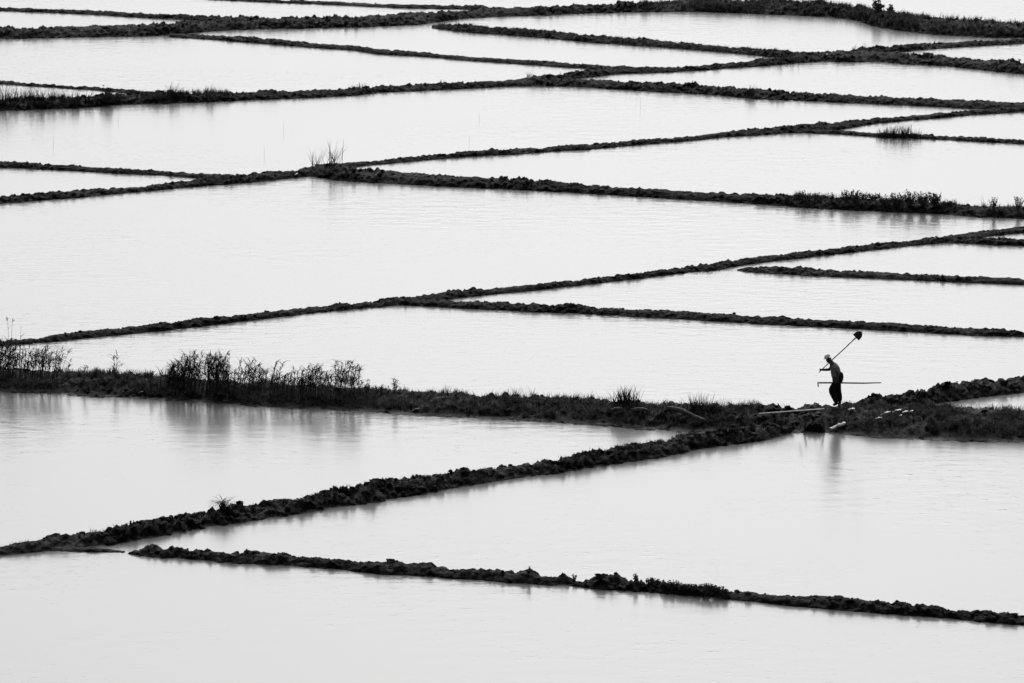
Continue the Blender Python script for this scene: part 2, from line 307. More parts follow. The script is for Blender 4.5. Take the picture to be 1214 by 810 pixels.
# ------------------------------------------------------------------ plants
rs = np.random.default_rng(7)
V3 = lambda *a: np.array(a, float)
def leaf(B, p, az, length, width, lift, droop, seg=4):
    """an arching strap leaf"""
    side = V3(-math.sin(az), math.cos(az), 0)
    tw = rs.uniform(-.6, .6); side = side * math.cos(tw) + V3(0, 0, math.sin(tw))
    pts = []; q = p.copy(); el = lift
    for i in range(seg + 1):
        pts.append(q.copy()); st = length / seg
        q = q + V3(math.cos(az) * math.cos(el) * st, math.sin(az) * math.cos(el) * st, math.sin(el) * st); el -= droop / seg
    B.strip(pts, [width * .55, width, width * .85, width * .5, .002][:seg + 1] if seg == 4 else [width * (1 - (i / seg) ** 1.5) + .001 for i in range(seg + 1)], side)
WIND = 0.10                                    # everything leans a touch to the right
def reed_clump(px, py, hpx, wpx, n, label, group=None, plume=.6, leaves=1.0):
    py -= 5; hpx -= 5
    if 190 < px < 440: wpx *= 1.45
    base = on_bank('main', px, py); s = scale_at(base); H = hpx / s; W = wpx / s
    root = empty('reed_clump', base); tag(root, label, 'reeds', group)
    S, L, D, plumes = Blades(), Blades(), Blades(), []
    for k in range(n):
        hh = H * rs.uniform(.5, 1.05); x, y = rs.normal(0, W * .30), rs.normal(0, .16)
        lx, ly = rs.normal(WIND, .11) * hh, rs.normal(0, .12) * hh
        pts = [V3(x + lx * t ** 1.6, y + ly * t ** 1.6, hh * t - .06) for t in np.linspace(0, 1, 6)]
        S.tube(pts, [.011, .010, .009, .008, .006, .004], 3)
        pale = n > 8 and rs.random() < .22
        for q in range(int(rs.integers(6, 11) * leaves)):
            t = rs.uniform(.36, 1) ** .8; i = min(int(t * 5), 4); f = t * 5 - i; p = pts[i] * (1 - f) + pts[i + 1] * f
            leaf(D if pale else L, p, rs.choice([0, math.pi]) + rs.normal(0, .8), rs.uniform(.18, .42) * min(1, H), rs.uniform(.018, .034), rs.uniform(.6, 1.25), rs.uniform(.5, 2.0))
        if rs.random() < plume:
            t0 = pts[-1]; P = Blades(); plumes.append(P); a0 = rs.choice([0, math.pi], p=[.75, .25])
            for q in range(8):
                leaf(P, t0 - V3(0, 0, .012 * q), a0 + rs.normal(0, .7), rs.uniform(.08, .18), rs.uniform(.014, .026), rs.uniform(.7, 1.4), rs.uniform(.4, 1.4))
    if n <= 8:
        m1 = len(S.v) // n; f1 = len(S.f) // n
        for k in range(n):
            B1 = Blades(); B1.v = S.v[k * m1:(k + 1) * m1]; B1.f = S.f[:f1]; B1.build('stem', M['reed'], root)
    else: S.build('stems', M['reed'], root)
    if L.v: L.build('leaves', M['reed'], root)
    if D.v: D.build('dry_leaves', M['dry'], root)
    for P in plumes: P.build('plume', M['plume'], root)
    return root
def tuft_mesh(B, base, H, W, n, lean=.35, width=.012):
    for k in range(n):
        p = base + V3(rs.normal(0, W * .28), rs.normal(0, .10), -.04)
        leaf(B, p, rs.choice([0, math.pi], p=[.6, .4]) + rs.normal(0, .7), H * rs.uniform(.45, 1.1), width * rs.uniform(.7, 1.4), rs.uniform(1.0, 1.5), rs.uniform(-.1, .9) * lean * 2)
def tuft(key, px, py, hpx, wpx, n, label, group=None, mat='grass', name='grass_tuft', lean=.35, width=.014):
    base = on_bank(key, px, py); s = scale_at(base); B = Blades()
    tuft_mesh(B, V3(0, 0, 0), hpx / s, wpx / s, n, lean, width)
    o = B.build(name, M[mat]); o.location = base
    return tag(o, label, 'grass', group)
def weed(key, px, py, hpx, wpx, n, label, group=None, name='leafy_weed', mat='weed', cat='weed', size=.05, ball=False):
    """branching stems with small blunt leaves"""
    base = on_bank(key, px, py); s = scale_at(base); H = hpx / s; W = wpx / s
    root = empty(name, base); tag(root, label, cat, group)
    S, L = Blades(), Blades()
    for k in range(n):
        a = rs.uniform(0, 2 * math.pi); r = W * .5 * math.sqrt(rs.random()); hh = H * rs.uniform(.5, 1.05) * (math.sqrt(max(.1, 1 - (r / (W * .5)) ** 2)) if ball else 1)
        tip = V3(r * math.cos(a), r * math.sin(a) * .8, hh); pts = [tip * V3(t ** .8, t ** .8, t) + V3(0, 0, -.04 * (1 - t)) for t in np.linspace(0, 1, 5)]
        S.tube(pts, [.008, .007, .006, .005, .003], 3)
        for q in range(rs.integers(10, 18)):
            t = rs.uniform(.25, 1); i = min(int(t * 4), 3); f = t * 4 - i; p = pts[i] * (1 - f) + pts[i + 1] * f
            az = rs.uniform(0, 6.28); el = rs.uniform(-.3, 1.2); ln = size * rs.uniform(.5, 1.4) * .8
            d = V3(math.cos(az) * math.cos(el), math.sin(az) * math.cos(el), math.sin(el)); sd_ = np.cross(d, rs.normal(0, 1, 3)); sd_ /= np.linalg.norm(sd_) + 1e-6
            L.strip([p, p + d * ln * .5, p + d * ln], [ln * .25, ln * .6, ln * .1], sd_)
    S.build('stems', M[mat], root); L.build('leaves', M[mat], root)
    return root

# tall reeds on the wide bank
G = 'reeds on the wide bank by the man'
for a in [(3,452,52,16,30),(17,453,46,16,24),(33,453,44,14,22),(50,454,46,16,22)]:
    reed_clump(*a, 'tall dense reed clump at the left edge of the wide overgrown bank', 'reeds at the left edge')
reed_clump(64, 455, 42, 12, 14, 'reed clump with drooping plumes closing the left edge stand', None, .9)
reed_clump(9, 452, 76, 6, 3, 'few very tall reed stalks overlapping the diagonal bank at the left edge', None, .5, .5)
reed_clump(25, 453, 72, 5, 3, 'handful of very tall thin stalks right of the left edge reeds', None, .2, .4)
reed_clump(81, 452, 30, 4, 3, 'lone short reed stalk just right of the left edge stand', None, .8)
reed_clump(100, 455, 26, 4, 3, 'small single reed sprig on bare crest between the two reed stands', None, .5)
reed_clump(137, 456, 34, 6, 6, 'slim reed sprig with flag plume on bare crest, the taller one', None, .6)
reed_clump(148, 456, 20, 7, 6, 'low reed sprig beside the slim flag-plumed sprig')
reed_clump(177, 458, 20, 5, 4, 'small reed sprig just left of the long stand')
for a in [(198,466,34,12,18),(206,467,40,12,22),(216,468,46,14,30),(228,469,50,14,34)]:
    reed_clump(*a, 'tall thick reed clump in the left hump of the long stand', 'reeds in the left hump of the long stand', .7)
for a in [(248,470,50,14,32),(260,471,52,14,32),(270,470,38,12,18),(281,470,34,10,12)]:
    reed_clump(*a, 'tall thick reed clump in the second hump of the long stand', 'reeds in the second hump of the long stand', .7)
reed_clump(296, 471, 46, 11, 20, 'arching reed clump with curled plume in the middle of the long stand', None, .9)
reed_clump(308, 472, 38, 10, 14, 'shorter reed clump right of the curled plume clump', None, .6)
for a in [(326,473,42,10,18),(339,474,36,12,16),(353,475,38,12,18),(367,475,42,13,22),(383,476,42,12,20)]:
    reed_clump(*a, 'looser reed clump in the right half of the long stand', 'reeds in the right half of the long stand', .7)
reed_clump(402, 477, 50, 11, 26, 'tall upright reed clump near the right end of the long stand', None, .8)
reed_clump(417, 478, 44, 12, 20, 'reed clump at the right end of the long stand', None, .7)
reed_clump(430, 476, 26, 10, 10, 'low sparse reeds just past the right end of the stand', None, .3)
reed_clump(451, 474, 18, 16, 16, 'bushy low reeds on the crest right of the long stand', None, .1)
reed_clump(468, 473, 26, 6, 6, 'small reed sprig farthest right along the wide bank', None, .3)

# tufts on the wide bank
tuft('main', 740, 480, 27, 24, 170, 'dark spiky grass tuft, the largest between reeds and man', None, lean=.35, width=.03)
tuft('main', 828, 489, 27, 26, 130, 'spiky grass tuft hanging over the fallen pale log', None, lean=.5, width=.024)
tuft('main', 847, 490, 22, 20, 80, 'loose grass tuft right of the fallen log', None, lean=.5, width=.022)
tuft('main', 789, 481, 12, 12, 18, 'thin grass tuft between the dark spiky tuft and the fallen log')
for px, py, h, wd, n in [(531,467,9,4,10),(585,470,8,5,8),(598,471,9,4,8),(612,472,13,4,10),(630,473,13,6,12),(648,473,8,5,8),(683,475,10,10,18),(699,476,12,4,9),(713,477,9,6,10),(876,484,9,4,7),(888,484,7,5,7),(925,484,5,6,8)]:
    tuft('main', px, py, h + 4, wd * 1.5, n * 3, 'small grass tuft on the crest between the long reeds and the man', 'small tufts on the wide bank')
tuft('main', 1178, 490, 20, 6, 6, 'thin tall grass wisp at the water inlet near the right edge')
tuft('main', 1205, 492, 18, 14, 20, 'faint grass tuft on the wide bank at the right edge')

# thin reeds at the junction of the middle bank
for px, py, h, wd, n, lb in [(374,199,26,9,8,'sparse thin reeds at the junction, left bunch'),(395,198,32,16,14,'sparse feathery reeds at the junction, right and taller bunch')]:
    tuft('middle', px, py, h + 3, wd, n * 3, lb + ' on the thick bank', 'reeds at the middle junction', name='thin_reeds', lean=.35, width=.024)
tuft('middle', 566, 214, 6, 4, 8, 'tiny grass tuft on the thick middle bank right of the junction')
# weeds at the right end of the middle bank
for px, h, wd, n in [(948,13,9,9),(957,9,10,9),(968,12,7,6),(985,9,8,6),(1004,14,12,14),(1014,14,10,12),(1024,11,12,12),(1037,10,12,14)]:
    weed('middle', px, 238, h - 1, wd * 1.6, n * 2, 'leafy weed in the left row on the thick middle bank', 'weeds, left row on the middle bank', size=.07)
for px, h, wd, n in [(1050,12,14,22),(1064,15,14,24),(1078,17,12,24),(1094,15,14,30),(1108,15,12,26)]:
    weed('middle', px, 245, h + 1, wd * 1.5, n * 2, 'bushy leafy weed in the dense row on the thick middle bank', 'weeds, dense row on the middle bank', size=.08)
tuft('middle', 1169, 250, 30, 5, 5, 'tallest lone grass stalk on the middle bank near the right edge', width=.02)
weed('middle', 1178, 249, 16, 14, 14, 'leafy weed at the foot of the tallest lone stalk', size=.07)
weed('middle', 1206, 250, 17, 16, 18, 'leafy weed on the middle bank touching the right edge', size=.07)

# weeds on the nearest bank
weed('front', 627, 680, 10, 9, 12, 'small leafy weed on the nearest bank left of its larger weeds')
weed('front', 681, 688, 7, 6, 7, 'tiny two-headed weed on the nearest bank')
weed('front', 755, 691, 9, 8, 12, 'small leafy weed left of the bushy row on the nearest bank')
for px, py, h, wd, n in [(772,693,13,13,22),(784,696,10,10,16),(798,699,15,15,32),(811,701,12,12,24),(823,702,13,12,26),(837,704,17,15,34),(849,705,15,13,28),(859,706,11,11,20)]:
    weed('front', px, py - 1, h * .72 - 2, wd * 1.6, n * 2, 'bushy small-leaved weed in the row on the nearest bank', 'weed row on the nearest bank', size=.055)

# the heavy foreground bank
base = on_bank('foreleft', 264, 603); B = Blades()
for k in range(60):
    az = rs.uniform(0, 6.28); leaf(B, V3(rs.normal(0, .05), rs.normal(0, .05), -.03), az, rs.uniform(.48, .80), rs.uniform(.016, .028), rs.uniform(1.1, 1.5), rs.uniform(2.0, 3.6), seg=6)
o = B.build('dry_bush', M['reed']); o.location = base; tag(o, 'dry round twiggy bush on the heavy foreground bank', 'bush')
tuft('foreleft', 110, 630, 7, 10, 26, 'small rounded grass cushion on the heavy foreground bank')
tuft('foreleft', 366, 589, 6, 8, 12, 'thin grass wisps on the heavy foreground bank right of the bush')
tuft('foreleft', 490, 567, 5, 10, 12, 'short grass wisps halfway up the heavy foreground bank')
tuft('foreleft', 668, 547, 5, 4, 5, 'single grass wisp on the heavy foreground bank near the wide bank')

# far weeds
for px, h, wd, n in [(4,20,10,18),(16,14,10,16),(27,12,9,14),(38,15,9,16),(50,12,9,14),(62,11,9,14),(74,9,9,12),(88,8,10,12),(105,6,10,10)]:
    tuft('weedy', px, 122, h + 11, wd, n * 3, 'wispy grass in the fringe at the upper left edge', 'grass fringe at the upper left edge', lean=.35, width=.03, mat='grass')
weed('weedy', 126, 124, 20, 20, 60, 'dark round bush on the weedy far bank near the left edge', None, name='round_bush', cat='bush', size=.10, ball=True)
for px, py, h, wd, n, lb in [(185,116,12,20,120,'low wide grey grass mound right of the round bush'),(205,114,20,9,60,'pointed grass tuft right of the low grass mound'),(247,114,17,11,60,'pale feathery tuft on the weedy far bank')]:
    tuft('weedy', px, py, h, wd, n, lb, mat='dry' if 'pale' in lb or 'grey' in lb else 'grass', width=.026)
for px, h, wd, n in [(416,6,3,6),(427,8,9,16),(523,6,6,12),(627,10,6,20),(665,8,3,6)]:
    tuft('weedy', px, None, h, wd, n, 'small tuft on the middle stretch of the weedy far bank', 'small tufts on the weedy far bank', width=.022)
tuft('weedy', 890, 111, 13, 12, 44, 'dark grass tuft hanging down the right arm of the weedy far bank', width=.022)
tuft('spur', 1046, 162, 12, 16, 110, 'dense grass tuft, left end of the thick clump on the spur bank', width=.022)
for px, h, wd in [(1058,13,14),(1072,14,14)]:
    tuft('spur', px, 163, h + 4, wd, 140, 'dense grass tuft in the middle of the thick clump on the spur bank', 'thick grass on the spur bank', width=.022)
tuft('spur', 1086, 164, 12, 13, 80, 'lower grass tuft, right end of the thick clump on the spur bank', width=.022)
tuft('spur', 1100, 163, 8, 6, 10, 'small separate grass tuft right of the thick clump on the spur bank', width=.022)
tuft('upper', 930, 153, 7, 5, 10, 'tiny tuft on the rising thin bank before the spur', width=.02)
tuft('rising', 924, 76, 15, 7, 26, 'pale dry grass tuft near the far crossing, left one', mat='dry', width=.026)
tuft('rising', 940, 75, 15, 10, 30, 'pale dry grass tuft near the far crossing, right and wider', mat='dry', width=.026)
tuft('rising', 849, 80, 9, 7, 20, 'small grass tuft on the far rising bank left of the dry tufts', width=.022)
tuft('rising', 820, 81, 6, 8, 14, 'low grass on the left stretch of the far rising bank', width=.022)
for px, h in [(1013, 6), (1026, 8), (1108, 5)]:
    tuft('rising', px, None, h, 4, 10, 'tiny tuft on the far rising bank right of the crossing', 'tiny tufts right of the far crossing', width=.022)
weed('far', 1041, 12, 14, 16, 50, 'dark shrub on top of the farthest wide bank', None, name='shrub', cat='bush', size=.12, ball=True)
weed('far', 1056, 14, 10, 10, 24, 'low pale shrub right beside the dark shrub on the farthest bank', None, name='shrub', cat='bush', size=.10, ball=True)
for px, py, h, wd, n in [(1116,22,10,10,22),(1127,23,11,8,18),(1147,25,9,10,24),(1157,26,8,8,18),(1200,30,5,8,12)]:
    tuft('far', px, py, h, wd, n, 'wispy grass tuft on the crest of the farthest bank right of the shrubs', 'tufts on the farthest bank', width=.024)

# short uncountable grass on the banks
def grass_cover(key, x0, x1, n, hrange, mat='grass', width=.012, rows=(.25, 1.0), clump=True):
    B_ = BANKS[key]; b = B_['b']; js = np.where((b >= rows[0]) & (np.arange(len(b)) < 24))[0]
    cols = np.where((B_['X'][:, 14] > x0) & (B_['X'][:, 14] < x1))[0]
    B = Blades(); done = 0; tries = 0
    while done < n and tries < n * 12:
        tries += 1
        p = B_['P'][rs.choice(cols), rs.choice(js)]
        if clump and vnoise((p * 1.1)[None], 77)[0] < rs.uniform(-.5, .5): continue
        done += 1
        for q in range(4):
            leaf(B, p + V3(rs.normal(0, .04), rs.normal(0, .04), -.02), rs.uniform(0, 6.28), rs.uniform(*hrange), width * rs.uniform(.7, 1.4), rs.uniform(.5, 1.5), rs.uniform(0, 1.4), seg=2)
    o = B.build('grass', M[mat]); return tag(o, kind='stuff')
grass_cover('main', -20, 480, 3900, (.06, .24), 'bank_grass', .014)
grass_cover('main', 480, 900, 2700, (.06, .22), 'bank_grass', .014)
grass_cover('main', 1000, 1235, 2400, (.08, .26), 'bank_grass', .014)
grass_cover('foreleft', 700, 945, 700, (.05, .16))
grass_cover('foreleft', 0, 700, 900, (.04, .12))
grass_cover('middle', 930, 1235, 700, (.08, .26), width=.016)
grass_cover('weedy', -20, 270, 1000, (.10, .32), width=.018)
grass_cover('far', 760, 1240, 4200, (.10, .30), 'far_grass', width=.022)
grass_cover('third', 520, 960, 800, (.05, .18), width=.018)

# ------------------------------------------------------------------ bits lying about
def blob(name, pts, radii, mat, sub=1, loc=(0, 0, 0), parent=None, edges=None):
    """one smooth skinned surface along a chain of joints"""
    me = bpy.data.meshes.new(name); pts = [tuple(p) for p in pts]
    if edges is None: edges = [(i, i + 1) for i in range(len(pts) - 1)]
    me.from_pydata(pts, edges, []); me.update()
    o = bpy.data.objects.new(name, me); C.objects.link(o)
    md = o.modifiers.new('skin', 'SKIN'); md.use_smooth_shade = True; md.branch_smoothing = .3
    if not me.skin_vertices: me.attributes  # layer is made with the modifier
    for i, r in enumerate(radii):
        sv = me.skin_vertices[0].data[i]; sv.radius = r if isinstance(r, tuple) else (r, r); sv.use_root = (i == 0)
    if sub:
        m2 = o.modifiers.new('sub', 'SUBSURF'); m2.levels = sub; m2.render_levels = sub
    bpy.context.view_layer.update()
    ev = o.evaluated_get(bpy.context.evaluated_depsgraph_get()); me2 = bpy.data.meshes.new_from_object(ev)
    o.modifiers.clear(); o.data = me2; me2.name = name; me2.materials.clear(); me2.materials.append(M[mat])
    me2.polygons.foreach_set('use_smooth', np.ones(len(me2.polygons), bool))
    o.location = loc
    if parent: o.parent = parent
    return o
def box_verts(x0, x1, y0, y1, z0, z1, jit=0):
    v = np.array([(x, y, z) for x in (x0, x1) for y in (y0, y1) for z in (z0, z1)], float)
    return v + rs.normal(0, jit, v.shape) if jit else v
BOXF = [(0, 1, 3, 2), (4, 6, 7, 5), (0, 4, 5, 1), (2, 3, 7, 6), (0, 2, 6, 4), (1, 5, 7, 3)]

# fallen log with a broken pale end, beside the spiky tufts
a = on_bank('main', 791, 485); b_ = on_bank('main', 836, 500)
a = a + V3(0, -.10, .10); b_ = b_ + V3(0, -.25, .05)
lg = blob('fallen_log', [(0, 0, 0), tuple((b_ - a) * .33 + V3(0, 0, .07)), tuple((b_ - a) * .7 + V3(0, 0, .05)), tuple(b_ - a)], [.05, .085, .06, .10], 'wood', 2, a)
tag(lg, 'pale bent fallen log sloping down the wide bank left of the man', 'log')
for i, (x0, y0, x1, y1, lb) in enumerate([(724, 487, 738, 487.5, 'short pale log half buried under the dark spiky tuft'), (748, 487, 768, 488, 'longer pale log lying between the dark spiky tuft and the fallen log')]):
    a = on_bank('main', x0, y0) + V3(0, -.12, .05); b_ = on_bank('main', x1, y1) + V3(0, -.12, .05)
    tag(blob('half_buried_log', [(0, 0, 0), tuple((b_ - a) * .5 + V3(0, 0, .03)), tuple(b_ - a)], [.05, .075, .045], 'wood', 2, a), lb, 'log')
# the sluice: a board over a dark culvert mouth with leaning stakes
a = on_bank('main', 896, 492.0); b_ = on_bank('main', 977, 486.0)
a = np.array(ground(900, 491.5, .44)); b_ = np.array(ground(977, 486, .60)); a[1] = min(a[1], b_[1]) ; 
ln = float(np.linalg.norm(b_ - a)); di = (b_ - a) / ln; up_ = np.cross(di, V3(0, 1, 0)); 
bd = mesh_obj('plank', box_verts(0, ln, -.05, .07, -.015, .015, .004), BOXF, M['pale']); bd.location = a + V3(0, -.12, .05)
bd.rotation_euler = (0, -math.atan2(di[2], math.hypot(di[0], di[1])), math.atan2(di[1], di[0]))
tag(bd, 'long pale plank laid over the culvert just left of the man', 'plank')
cu = np.array(ground(965, 513, 0)) + V3(0, .12, 0)
cul = empty('culvert', cu); tag(cul, 'wood-sided culvert mouth with painted-in shade at the waterline below the plank', 'culvert')
ox = np.array([-.30, -.26, -.20, -.12, -.05, .04, .13, .20, .27, .30]); oz = np.array([.03, .14, .20, .27, .22, .30, .24, .28, .15, .03])
n = len(ox); v = [(x, y, z) for y in (-.03, .05) for x, z in zip(ox, oz)] + [(x, y, -.2) for y in (-.03, .05) for x in ox]
f = [(i, i + 1, 2 * n + i + 1, 2 * n + i) for i in range(n - 1)] + [(i, n + i, n + i + 1, i + 1) for i in range(n - 1)] + [(n + i + 1, n + i, 3 * n + i, 3 * n + i + 1) for i in range(n - 1)]
mesh_obj('opening_shade', v, f, M['jacket'], cul)  # upright plate whose near-black colour stands for the shade inside the culvert
for x0, x1 in ((-.34, -.22), (.36, .24)): blob('side_board', [(x0, -.06, -.2), ((x0 + x1) / 2, -.06, .18), (x1, -.03, .48)], [.035, .03, .032], 'dark_wood', 1, (0, 0, 0), cul)
for (px0, py0, px1, py1, lb) in [(946, 505, 950, 491, 'grey stake leaning right, left of the culvert mouth'), (966, 492, 970, 503, 'grey stake leaning left across the culvert mouth')]:
    p0 = np.array(ground(px0, py0, .25)) + V3(0, -.9, 0); s_ = scale_at(p0)
    q0 = V3(0, 0, 0); q1 = V3((px1 - px0) / s_, 0, -(py1 - py0) / s_)
    tag(blob('leaning_stake', [tuple(q0), tuple(q1)], [.018, .015], 'wood', 1, p0), lb, 'stake')
# white plastic sack at the water's edge
def sack(px, py, wpx, hpx, label, mat='plastic', name='plastic_sack', z=.06, tilt=.32, key=None, cat='sack', dy=-.15):
    p = np.array(ground(px, py, z)) if key is None else on_bank(key, px, py) + V3(0, dy, .04)
    s_ = scale_at(p); W = wpx / s_; n, m = 22, 9
    P = np.zeros((n, m, 3)); U = np.linspace(-.5, .5, n)[:, None]; T = np.linspace(0, 2 * math.pi, m)[None]
    rad = hpx / s_ * .42 * (1 - np.abs(U * 2) ** 3) ** .5 * (1 + .5 * U)
    P[..., 0] = U * W; P[..., 1] = np.cos(T) * (rad + .06) ; P[..., 2] = np.sin(T) * rad * .6 + U * W * tilt
    P += np.array([.07, .10, .06]) * np.minimum(1, W) * np.stack([fbm(P * 7 + k * 9, 3, 60 + k) for k in range(3)], -1)
    idx = np.arange(n * m).reshape(n, m); F = np.stack([idx[:-1, :-1], idx[1:, :-1], idx[1:, 1:], idx[:-1, 1:]], -1).reshape(-1, 4)
    o = mesh_obj(name, P.reshape(-1, 3), F, M[mat]); o.location = p; return tag(o, label, cat)
sack(993, 508, 20, 7, 'crumpled white plastic sack at the water below the man', key='main', dy=-.28)
sack(1009, 485, 8, 3.5, "small white scrap on the bank just right of the man's feet", 'rag', 'plastic_scrap', key='main', cat='scrap', tilt=.1)
for px, py, wd, hh, lb in [(1061,487,13,2.4,'longest pale plastic scrap in the litter right of the man'),(1049,491,12,3,'pale torn scrap left of the longest scrap'),(1040,496,8,3,'lowest pale scrap in the litter right of the man'),(1072,490,7,4,'pale scrap right of the longest scrap in the litter'),(1066,494,6,3,'small grey scrap under the longest scrap in the litter'),(1079,488,4,3,'tiny rightmost scrap in the litter right of the man')]:
    sack(px, py, wd, hh, lb, 'rag', 'plastic_scrap', key='main', cat='scrap', tilt=rs.uniform(0, .5), dy=-.2)
sack(979, 66, 4, 4, 'tiny white scrap on the far bank crossing', 'plastic', 'plastic_scrap', key='third', cat='scrap', tilt=.8)
sack(351, 207, 4, 3.5, 'small pale stone-like scrap on the bank left of the junction reeds', 'rag', 'plastic_scrap', key='middle', cat='scrap')
sack(168, 470, 6, 3, 'small grey scrap at the waterline below the short reed sprigs', 'wood', 'plastic_scrap', key='main', cat='scrap')
sack(495, 488, 9, 3.5, 'grey scrap at the waterline right of the long reed stand', 'wood', 'plastic_scrap', key='main', cat='scrap')
# a round stone standing on the crest
st = blob('stone', [(0, 0, -.1), (0, 0, .03), (0.01, 0, .13)], [.13, .12, .07], 'stone', 2, on_bank('main', 583, None)); tag(st, 'dark rounded stone standing on the crest left of the man', 'stone')
# small stake on the heavy bank
p = on_bank('foreleft', 155, 623); tag(blob('short_post', [(0, 0, -.1), (0, 0, .06), (.004, 0, .13)], [.035, .033, .03], 'dark_wood', 1, p), 'short dark post on the heavy foreground bank near its left end', 'post')
# thin canes standing in the water
for px, py, h, lb in [(63,175,14,'leftmost thin cane'),(140,146,9,'short thin cane left of centre'),(313,185,14,'thin cane left of the junction reeds'),(336,158,13,'thin cane above the junction reeds'),(556,172,12,'thin cane in the middle'),(568,143,9,'shorter thin cane behind the middle one'),(759,128,12,'rightmost thin cane')]:
    p = ground(px, py, 0); s_ = scale_at(p)
    tag(blob('thin_cane', [(0, 0, -.2), (.01, 0, h / s_ * .5), (.0, 0, h / s_)], [.0035, .003, .002], 'handle', 0, p), lb + ' standing in the wide paddy under the weedy bank', 'cane', 'thin canes in the water')

# ------------------------------------------------------------------ the man
foot = np.array(on_bank('main', 993.3, None)); foot[0] = ground(993.3, 479, foot[2])[0]; FY = foot[1]
K = .003346                                    # metres per pixel of the enlarged view used for the pose
zf = foot[2]
def m_(u, v, y=0.0): return ((u - 270) * K, y, (757 - v) * K)
foot[2] += .05; man = empty('person', foot - V3(0, 0, .01)); tag(man, 'man in pale cap walking left, shovel on shoulder and hoe in hand', 'person')
N = -.16; Fr = .16                              # near (left, towards the camera) and far side
J = {}
def chain(lst):
    out = []
    for nm, p, r in lst: J[nm] = len(out)
    return lst
body = [('pelvis', m_(250, 525), (.17, .15)), ('waist', m_(246, 478), (.205, .165)), ('chest', m_(236, 420), (.205, .17)), ('collar', m_(228, 368), (.175, .13)), ('neck', m_(196, 340), (.075, .072)), ('skull', m_(168, 318), (.083, .078)), ('crown', m_(158, 292), (.07, .068)),
        ('hipN', m_(240, 550, -.09), (.12, .12)), ('kneeN', m_(196, 604, -.10), (.098, .095)), ('shinN', m_(232, 680, -.09), (.080, .07)), ('ankleN', m_(250, 732, -.09), (.05, .05)), ('toeN', m_(212, 750, -.12), (.035, .03)),
        ('hipF', m_(256, 550, .09), (.12, .12)), ('kneeF', m_(262, 622, .10), (.092, .09)), ('shinF', m_(276, 690, .09), (.084, .075)), ('ankleF', m_(284, 735, .09), (.05, .05)), ('toeF', m_(262, 753, .11), (.035, .03)),
        ('shN', m_(236, 380, -.19), (.068, .068)), ('elN', m_(262, 458, -.25), (.045, .045)), ('wrN', m_(240, 520, -.22), (.03, .03)), ('paN', m_(236, 536, -.22), (.038, .02)),
        ('shF', m_(214, 378, .18), (.065, .065)), ('elF', m_(186, 426, .20), (.055, .055)), ('wrF', m_(118, 424, .10), (.038, .038)), ('paF', m_(98, 420, .09), (.036, .022))]
ix = {n: i for i, (n, _, _) in enumerate(body)}
ed = [('pelvis','waist'),('waist','chest'),('chest','collar'),('collar','neck'),('neck','skull'),('skull','crown'),('pelvis','hipN'),('hipN','kneeN'),('kneeN','shinN'),('shinN','ankleN'),('ankleN','toeN'),('pelvis','hipF'),('hipF','kneeF'),('kneeF','shinF'),('shinF','ankleF'),('ankleF','toeF'),('collar','shN'),('shN','elN'),('elN','wrN'),('wrN','paN'),('collar','shF'),('shF','elF'),('elF','wrF'),('wrF','paF')]
bp = [p for _, p, _ in body]; br = [r for _, _, r in body]; be = [(ix[a], ix[b]) for a, b in ed]
# nose, chin and fingers grow from the same surface
def add(p, r, to): bp.append(p); br.append(r); be.append((to, len(bp) - 1)); return len(bp) - 1
add(m_(148, 330), (.022, .022), ix['skull']); add(m_(168, 352), (.050, .05), ix['skull'])
def fingers(palm, base, dirs, curl):
    for k, (dy, ln) in enumerate(zip((-.027, -.009, .009, .027), (.038, .044, .042, .034))):
        p = np.array(base) + np.array(dirs[1]) * dy
        a1 = add(tuple(p + np.array(dirs[0]) * .030), (.0095, .0095), palm)
        a2 = add(tuple(p + np.array(dirs[0]) * .030 + np.array(curl) * ln * .7), (.0085, .0085), a1)
        add(tuple(p + np.array(dirs[0]) * .004 + np.array(curl) * ln * 1.1), (.007, .007), a2)
    t1 = add(tuple(np.array(base) + np.array(dirs[1]) * .03 - np.array(dirs[0]) * .03 + np.array(curl) * .012), (.011, .011), palm)
    add(tuple(np.array(base) + np.array(dirs[1]) * .05 + np.array(curl) * .04), (.009, .009), t1)
fingers(ix['paN'], m_(236, 536, -.22), ((0, 0, -1), (1, 0, 0)), (0, .9, -.2))
fingers(ix['paF'], m_(98, 420, .09), ((-1, 0, 0), (0, .2, -1)), (.2, -.9, .2))
bodyo = blob('body', bp, br, 'skin', 2, (0, 0, 0), man, be)
def garment(name, keys, mat, grow, extra=None, edges=None):
    pts = [body[ix[k]][1] for k in keys]; rad = [tuple(q + grow for q in body[ix[k]][2]) for k in keys]
    if extra:
        for i, (p, r) in extra.items(): pts[i] = p; rad[i] = r
    e = [(keys.index(a), keys.index(b)) for a, b in (edges or ed) if a in keys and b in keys]
    return blob(name, pts, rad, mat, 2, (0, 0, 0), man, e)
def mid(a, b, t): a = np.array(body[ix[a]][1]); b = np.array(body[ix[b]][1]); return tuple(a + (b - a) * t)
ks = ['pelvis', 'waist', 'chest', 'collar', 'shN', 'elN', 'shF', 'elF', 'neck']
garment('shirt', ks, 'shirt', .016, {0: (m_(252, 505), (.155, .125)), 5: (mid('shN', 'elN', .62), (.066, .066)), 7: (mid('shF', 'elF', .6), (.062, .062)), 8: (mid('collar', 'neck', .55), (.100, .095))})
kt = ['pelvis', 'waist', 'hipN', 'kneeN', 'shinN', 'ankleN', 'hipF', 'kneeF', 'shinF', 'ankleF']
garment('trousers', kt, 'trousers', .026, {1: (m_(252, 500), (.175, .14))})
